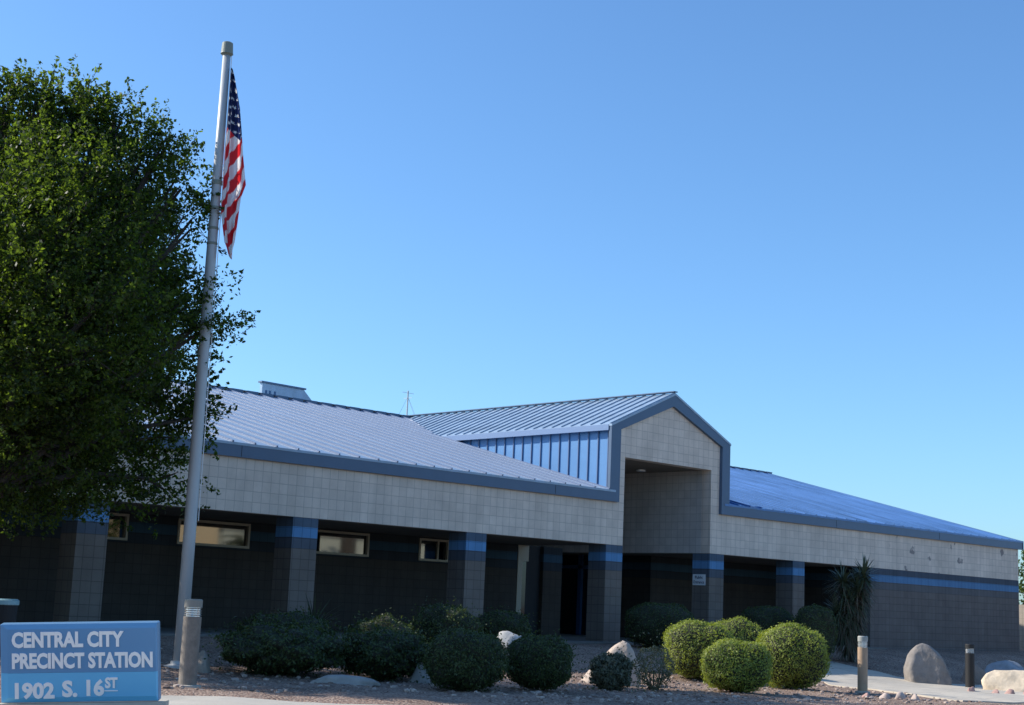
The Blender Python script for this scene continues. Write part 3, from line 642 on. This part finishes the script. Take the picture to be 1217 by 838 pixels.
L_lit = leaf_mat('clipped_leaf', (.17, .22, .035), (.36, .40, .10), .35)
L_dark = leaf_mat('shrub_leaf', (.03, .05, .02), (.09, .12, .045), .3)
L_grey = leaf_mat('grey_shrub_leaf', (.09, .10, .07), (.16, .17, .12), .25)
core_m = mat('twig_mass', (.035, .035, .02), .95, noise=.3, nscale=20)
def bush(x, y, w_, h_, n, label, m=L_lit, size=.036, rough=.05, group='clipped round bushes', z=None, depth=None, boxy=2.6, seed=1, fuzz=.03, core=True):
    zz = g(x, y) if z is None else z; o = empty('bush', (x, y, zz), label, 'bush', group)
    rx = w_/2; ry = (depth or w_)/2; zc = zz + h_*.52; rzz = h_*.5
    u = rng.normal(0, 1, (n, 3)); u /= np.linalg.norm(u, axis=1, keepdims=True)
    ph = np.random.default_rng(seed).uniform(0, 6.28, 12)
    def rad(u):
        p = boxy; rr = 1/(np.abs(u[:, 0])**p + np.abs(u[:, 1])**p + np.abs(u[:, 2])**p)**(1/p)
        lump = (np.sin(u[:, 0]*5+ph[0])*np.sin(u[:, 1]*5+ph[1]) + np.sin(u[:, 2]*6+ph[2])*np.sin(u[:, 0]*7+ph[3]))*.5 + .5*np.sin(u[:, 0]*13+ph[4])*np.sin(u[:, 1]*12+ph[5])*np.sin(u[:, 2]*12+ph[6])
        return rr*(1 + rough*lump)
    cRot = np.array([[math.cos(CA), math.sin(CA), 0], [-math.sin(CA), math.cos(CA), 0], [0, 0, 1]])
    r = rad(u) - np.abs(rng.normal(0, .06, n)) + (rng.random(n) < .08)*rng.random(n)*fuzz*2/rx*.5
    P = (u*r[:, None]*[rx, ry, rzz]) @ cRot; Nn = (u/[rx, ry, rzz]) @ cRot; Nn /= np.linalg.norm(Nn, axis=1, keepdims=True)
    P = P + [x, y, zc]; P[:, 2] = np.maximum(P[:, 2], zz + .02)
    V = leaf_quads(P, Nn, size, .55, 1.3, elong=Nn*.9)
    quads_mesh('foliage', V, m, o, var=rng.random(n))
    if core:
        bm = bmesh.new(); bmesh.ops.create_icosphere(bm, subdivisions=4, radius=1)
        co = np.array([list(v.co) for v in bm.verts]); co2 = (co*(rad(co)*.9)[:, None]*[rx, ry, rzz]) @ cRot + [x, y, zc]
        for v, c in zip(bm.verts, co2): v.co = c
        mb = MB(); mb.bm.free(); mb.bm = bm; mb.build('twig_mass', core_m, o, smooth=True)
    st = MB()
    for k in range(5):
        a = k*1.26; st.tube([(x+.05*math.cos(a), y+.05*math.sin(a), zz-.05), (x+rx*.5*math.cos(a), y+ry*.5*math.sin(a), zz+h_*.45)], [.018, .008], 5)
    st.build('stems', M['stem'], o)
    return o
GB = 'clipped round bushes in the sunlit part of the bed'
bush(22.7, 17.8, 1.30, 1.04, 13000, 'sunlit squarish clipped bush at the left of the sunny group', seed=2, boxy=3.0, rough=.10, fuzz=.07, group=GB)
bush(25.8, 19.3, 1.25, 1.05, 10000, 'sunlit dome shaped bush at the back of the sunny group', seed=3, boxy=2.3, rough=.10, fuzz=.07, group=GB)
bush(19.9, 14.85, 1.12, .80, 13000, 'smallest sunlit clipped bush at the front of the sunny group', seed=4, boxy=2.6, rough=.09, fuzz=.06, group=GB)
bush(22.85, 15.85, 1.30, 1.12, 15000, 'largest sunlit round bush at the right of the sunny group', seed=5, boxy=2.5, rough=.09, fuzz=.07, group=GB)
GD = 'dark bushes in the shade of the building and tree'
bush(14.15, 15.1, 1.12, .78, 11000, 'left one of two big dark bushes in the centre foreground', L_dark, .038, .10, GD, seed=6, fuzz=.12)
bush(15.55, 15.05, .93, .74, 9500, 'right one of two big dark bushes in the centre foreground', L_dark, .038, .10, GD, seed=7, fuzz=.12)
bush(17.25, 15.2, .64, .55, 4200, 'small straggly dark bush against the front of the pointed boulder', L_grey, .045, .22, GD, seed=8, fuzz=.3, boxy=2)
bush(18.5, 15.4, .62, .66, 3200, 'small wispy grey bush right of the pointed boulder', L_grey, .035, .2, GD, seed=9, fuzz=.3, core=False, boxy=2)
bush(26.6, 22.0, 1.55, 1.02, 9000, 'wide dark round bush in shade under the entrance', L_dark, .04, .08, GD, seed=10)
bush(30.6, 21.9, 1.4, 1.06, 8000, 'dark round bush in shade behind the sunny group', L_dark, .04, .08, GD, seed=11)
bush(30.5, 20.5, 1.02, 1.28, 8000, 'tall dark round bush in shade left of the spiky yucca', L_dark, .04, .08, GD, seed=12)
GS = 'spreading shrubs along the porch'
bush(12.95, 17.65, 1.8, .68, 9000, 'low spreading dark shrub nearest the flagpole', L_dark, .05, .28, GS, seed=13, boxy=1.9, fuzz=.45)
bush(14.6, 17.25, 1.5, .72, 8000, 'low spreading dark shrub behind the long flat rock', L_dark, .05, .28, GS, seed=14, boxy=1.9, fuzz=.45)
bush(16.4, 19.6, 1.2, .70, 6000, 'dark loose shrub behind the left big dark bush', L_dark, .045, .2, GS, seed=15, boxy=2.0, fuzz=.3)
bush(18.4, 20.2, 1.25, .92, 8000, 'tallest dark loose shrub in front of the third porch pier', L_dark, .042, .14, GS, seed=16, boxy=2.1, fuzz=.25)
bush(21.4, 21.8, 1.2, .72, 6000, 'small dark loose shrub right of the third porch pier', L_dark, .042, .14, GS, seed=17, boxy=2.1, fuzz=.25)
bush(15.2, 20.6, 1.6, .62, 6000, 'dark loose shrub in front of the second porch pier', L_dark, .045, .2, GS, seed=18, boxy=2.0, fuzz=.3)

# spiky plants
def blade(mb, base, d, L, w_, droop=.25, n=5):
    d = d.normalized(); side = d.cross(Vector((0, 0, 1)))
    if side.length < .05: side = Vector((1, 0, 0))
    side.normalize(); prev = None
    for i in range(n+1):
        t = i/n; p = base + d*L*t + Vector((0, 0, -1))*droop*L*t*t; ww = w_*(1-t)**.7*.5 + .0006
        a = mb.bm.verts.new(p - side*ww); b = mb.bm.verts.new(p + side*ww)
        if prev: mb.bm.faces.new((prev[0], prev[1], b, a))
        prev = (a, b)
spk = mat('yucca_leaf', (.075, .095, .05), .5); spk_dead = mat('dry_yucca_leaf', (.16, .12, .08), .9)
def spiky(x, y, heads, L, n, label, trunkr=.06, z=None, name='yucca', skirt=True):
    zz = g(x, y) if z is None else z; o = empty(name, (x, y, zz), label, 'plant')
    tr_ = MB(); lv = MB(); dl = MB(); rr = random.Random(int(x*100))
    for (dx, dy, h) in heads:
        top = Vector((x+dx, y+dy, zz+h)); tr_.tube([(x, y, zz-.05), (x+dx*.4, y+dy*.4, zz+h*.5), top], [trunkr*1.2, trunkr, trunkr*.8], 8)
        for i in range(n):
            a = rr.uniform(0, 6.28); e_ = math.asin(rr.uniform(-.55, 1)); d = Vector((math.cos(a)*math.cos(e_), math.sin(a)*math.cos(e_), math.sin(e_)))
            blade(lv, top + Vector((0, 0, rr.uniform(-.15, .05))), d, L*rr.uniform(.75, 1.1), .046, .12)
        if skirt:
            for i in range(int(n*1.3)):
                a = rr.uniform(0, 6.28); t = rr.uniform(.25, .98); b0 = Vector((x, y, zz)).lerp(top, t); d = Vector((math.cos(a)*.8, math.sin(a)*.8, rr.uniform(-1.1, .1)))
                blade(dl if rr.random() < .5 else lv, b0, d, L*.8, .034, .35)
    tr_.build('trunk', M['stem'], o); lv.build('leaves', spk, o)
    if skirt: dl.build('dead_leaves', spk_dead, o)
    else: dl.bm.free()
    return o
ur = Vector((cr.x, cr.y, 0)).normalized()
yx, yy = 32.1, 20.5
spiky(yx, yy, [(-.22*ur.x, -.22*ur.y, 1.95), (.30*ur.x, .30*ur.y, 2.12), (-.05*ur.x, .1, 1.5), (-.35*ur.x, -.35*ur.y, 1.2), (.15*ur.x, .15*ur.y, 1.75)], .60, 130, 'tall dark spiky yucca with several heads against the right wall')
spiky(17.6, 23.0, [(0, 0, .25)], .75, 46, 'dark spiky agave beside the second porch pier under the long window', skirt=False, name='agave')
spiky(21.4, 23.6, [(0, 0, .35)], .70, 30, 'dark spiky agave left of the third porch pier under the small window', skirt=False, name='agave')

# ------------------------------------------------------------------ trees
TREE_LEAF = leaf_mat('tree_leaf', (.014, .024, .008), (.062, .085, .02), .5, tint=(4.2, 4.4, 1.2))
def tree(name, base, lobes, nleaf, leaf, label, twigs=True, m=TREE_LEAF, trunk_r=.16, clear=1.4, sprig=.42, group=None, per=34):
    o = empty(name, base, label, 'tree', group); rr = random.Random(int(base[0]*77))
    V = []; W = np.array([l[3]**2*(l[4] if len(l) > 4 else 1) for l in lobes]); W = W/W.sum(); tw = MB()
    base = Vector(base); fork = base + Vector((.1, .05, clear))
    tb = MB(); tb.tube([base - Vector((0, 0, .2)), base + Vector((.03, 0, clear*.5)), fork], [trunk_r*1.35, trunk_r, trunk_r*.9], 12).build('trunk', M['stem'], o, smooth=True)
    lb = MB()
    for l in lobes:
        c = Vector(l[:3]); mid = fork.lerp(c, .55) + Vector((rr.uniform(-.2, .2), rr.uniform(-.2, .2), .15)); lb.tube([fork - Vector((0, 0, .1)), mid, c], [trunk_r*.5, trunk_r*.3, .02], 7)
        for k in range(6 if l[3] > .7 else 2):
            u = Vector((rr.gauss(0, 1), rr.gauss(0, 1), rr.gauss(.3, 1))).normalized(); lb.tube([mid.lerp(c, rr.uniform(.2, 1)), c + u*l[3]*.5, c + u*l[3]*.95], [.03, .016, .005], 5)
    ns = nleaf//per; cnt = rng.multinomial(ns, W)
    for l, k in zip(lobes, cnt):
        if k == 0: continue
        c = np.array(l[:3]); r = l[3]
        u = rng.normal(0, 1, (k, 3)); u /= np.linalg.norm(u, axis=1, keepdims=True)
        rad = r*(1 - .55*rng.random(k)**1.6); rad += (rng.random(k) < .12)*rng.random(k)*.33
        Cc = c + u*rad[:, None]
        dirs = u + np.array([0, 0, .45]) + rng.normal(0, .45, (k, 3)); dirs /= np.linalg.norm(dirs, axis=1, keepdims=True)
        ln = sprig*rng.uniform(.6, 1.3, k)
        t = rng.random((k, per)); spread = .11*(1.05 - t)*(.4+ln[:, None])
        P = Cc[:, None, :] + dirs[:, None, :]*(t*ln[:, None])[..., None] + rng.normal(0, 1, (k, per, 3))*spread[..., None]
        N = rng.normal(0, 1, (k*per, 3)) + [0, 0, .8]
        V.append(leaf_quads(P.reshape(-1, 3), N, leaf, .55, .6))
        for q in range(0, k, 5 if twigs else 10**9):
            lb.tube([Vector(Cc[q]), Vector(Cc[q] + dirs[q]*ln[q]*.9)], [.006, .002], 3, cap=False)
    lb.build('limbs', M['stem'], o)
    V = np.concatenate(V); quads_mesh('crown', V, m, o, var=np.clip(rng.normal(.42, .32, len(V)), 0, 1))
    return o
LO = [(10.2,20.87,4.6,2.15),(10.2,19.8,5.85,1.1),(9.89,20.67,6.45,.95),(11.0,19.95,5.0,.95),(11.55,19.0,3.82,.7),(10.49,20.36,2.52,1.49),(11.33,19.61,2.20,0.93),
(11.89,19.33,2.88,0.50),(11.78,19.32,1.61,0.37),(8.75,22.22,4.85,2.79,.5),(9.10,22.13,2.59,1.76,.5),(11.6,18.85,4.2,0.52),(9.35,19.1,4.2,1.8),(11.4,22.7,3.76,1.9),
(11.15,21.45,5.5,1.0),(9.05,21.53,6.2,1.3,.6),(11.98,18.56,3.9,0.25,1.6),(12.20,19.10,2.59,0.31,1.4),(10.85,19.05,6.2,0.42,1.4),(11.37,18.72,5.84,0.35,1.4),(10.72,19.63,1.65,0.61),(10.26,20.79,1.65,0.62),(9.5,18.3,3.3,1.3,1.3),(8.7,19.2,2.4,1.3,1.3),(9.9,18.9,1.9,.9,1.4),(9.0,19.4,1.75,.7,1.4),(12.7,22.3,4.3,1.0),(12.4,22.8,5.6,1.2),(9.6,19.0,4.9,1.2,1.2),(9.4,20.2,1.8,.6,1.3),(10.08,19.66,6.85,0.30,2),(10.56,19.21,6.75,0.28,2),(9.63,20.05,7.0,0.28,2),(9.31,20.38,6.9,0.28,2),(11.1,18.75,6.45,0.22,2),(9.92,19.88,6.6,0.40,2),(10.35,19.44,6.6,0.30,2),(11.55,18.66,5.40,0.24,2)]
tree('shade_tree', (8.84, 18.9, g(8.84, 18.9)), LO, 330000, .066, 'large leafy green tree at the left edge hanging over the porch roof', trunk_r=.15, clear=2.2)
BGL = leaf_mat('far_leaf', (.07, .11, .03), (.13, .18, .05), .35)
tree('added_reflection_tree', (45.5, -27, -1.1), [(45, -27, 3.6, 2.2), (47, -26, 3.2, 1.8), (43, -27, 3.4, 2)], 12000, .2, 'broad dark tree added across the street to darken a porch window reflection', twigs=False, per=20)  # added out of view so the leftmost window mirrors dark leaves, not sky
tree('shade_tree', (61, 31.0, -.9), [(61.6, 30.4, 1.4, 1.7), (62.4, 29.6, 2.0, 1.3), (62.5, 29.6, .6, 1.4)], 16000, .13, 'green tree standing beyond the right end of the building', twigs=False, m=BGL, per=20)
MB().box(52, 52.2, 16, 60, -1.3, .82).build('block_wall', M['tan_metal'])
bwl = bpy.data.objects['block_wall']; bwl.data.materials[0] = block_mat('beige_block', (.42, .36, .29), None, joint=.7); tag(bwl, 'low beige block wall beyond the right corner of the building', 'wall')

# ------------------------------------------------------------------ bin and what stands across the street (seen in the window glass)
bn = empty('litter_bin', (9.5, 19.2, g(9.5, 19.2)), 'dark litter bin with a pale teal rim behind the address sign', 'bin')
bz = g(9.5, 19.2)
MB().lathe((9.5, 19.2, bz), [(.14, 0), (.165, .68)], 24).build('body', M['black'], bn)
MB().lathe((9.5, 19.2, bz), [(.175, .68), (.18, .69), (.18, .74), (.15, .76)], 24).build('rim', mat('teal_rim', (.25, .42, .45), .5), bn)

st_ = empty('stucco_building', (50, -30, -1.1), 'tan stucco building across the street reflected in the porch windows', 'building')
stuc = mat('tan_stucco', (.62, .46, .27), .9, noise=.08, nscale=1)
MB().box(49.3, 54.7, -42, -28, -1.3, 5.2).build('wall', stuc, st_)
MB().box(49.1, 54.9, -42.2, -27.8, 5.2, 5.45).build('parapet', M['concrete'], st_)
for x in (50, 52.5):
    f = MB().box(x, x+1.4, -28.0, -27.95, -.2, 1.1).build('window', M['tan_metal'], st_); MB().box(x+.06, x+1.34, -27.96, -27.93, -.12, 1.04).build('pane', M['dark_glass'], f)
def palm(x, y, h, label):
    z = g(x, y); o = empty('palm_tree', (x, y, z), label, 'tree', 'palms across the street')
    MB().tube([(x, y, z-.2), (x+.1, y, z+h*.5), (x+.15, y, z+h)], [.62, .55, .5], 12).build('trunk', M['stem'], o)
    mb = MB(); rr = random.Random(int(x))
    for i in range(90):
        a = rr.uniform(0, 6.28); e_ = rr.uniform(-1.0, 1.0); d = Vector((math.cos(a)*math.cos(e_), math.sin(a)*math.cos(e_), math.sin(e_)))
        b0 = Vector((x+.15, y, z+h)); L = rr.uniform(1.4, 2.1)
        for k in range(18):
            t = .25+k/24; p = b0 + d*L*t + Vector((0, 0, -.35*L*t*t))
            for sgn in (-1, 1):
                s_ = d.cross(Vector((0, 0, 1))).normalized()*sgn; blade(mb, p, s_ + d*.7 + Vector((0, 0, -.3)), .5, .07, .3, 2)
    mb.build('crown', spk, o)
cb_ = empty('stucco_building', (66, -34, -1.1), 'long cream building behind the palms across the street reflected in the porch windows', 'building')
MB().box(58.5, 84, -44, -33, -1.3, 4.4).build('wall', mat('cream_stucco', (.50, .50, .40), .9, noise=.08, nscale=1), cb_)
MB().box(58.3, 84.2, -44.2, -32.8, 4.4, 4.6).build('parapet', M['concrete'], cb_)
palm(56.2, -27.0, 4.9, 'stout palm tree across the street next to the tan stucco building')
palm(63.7, -26.0, 9.0, 'stout palm tree across the street farther from the tan stucco building')
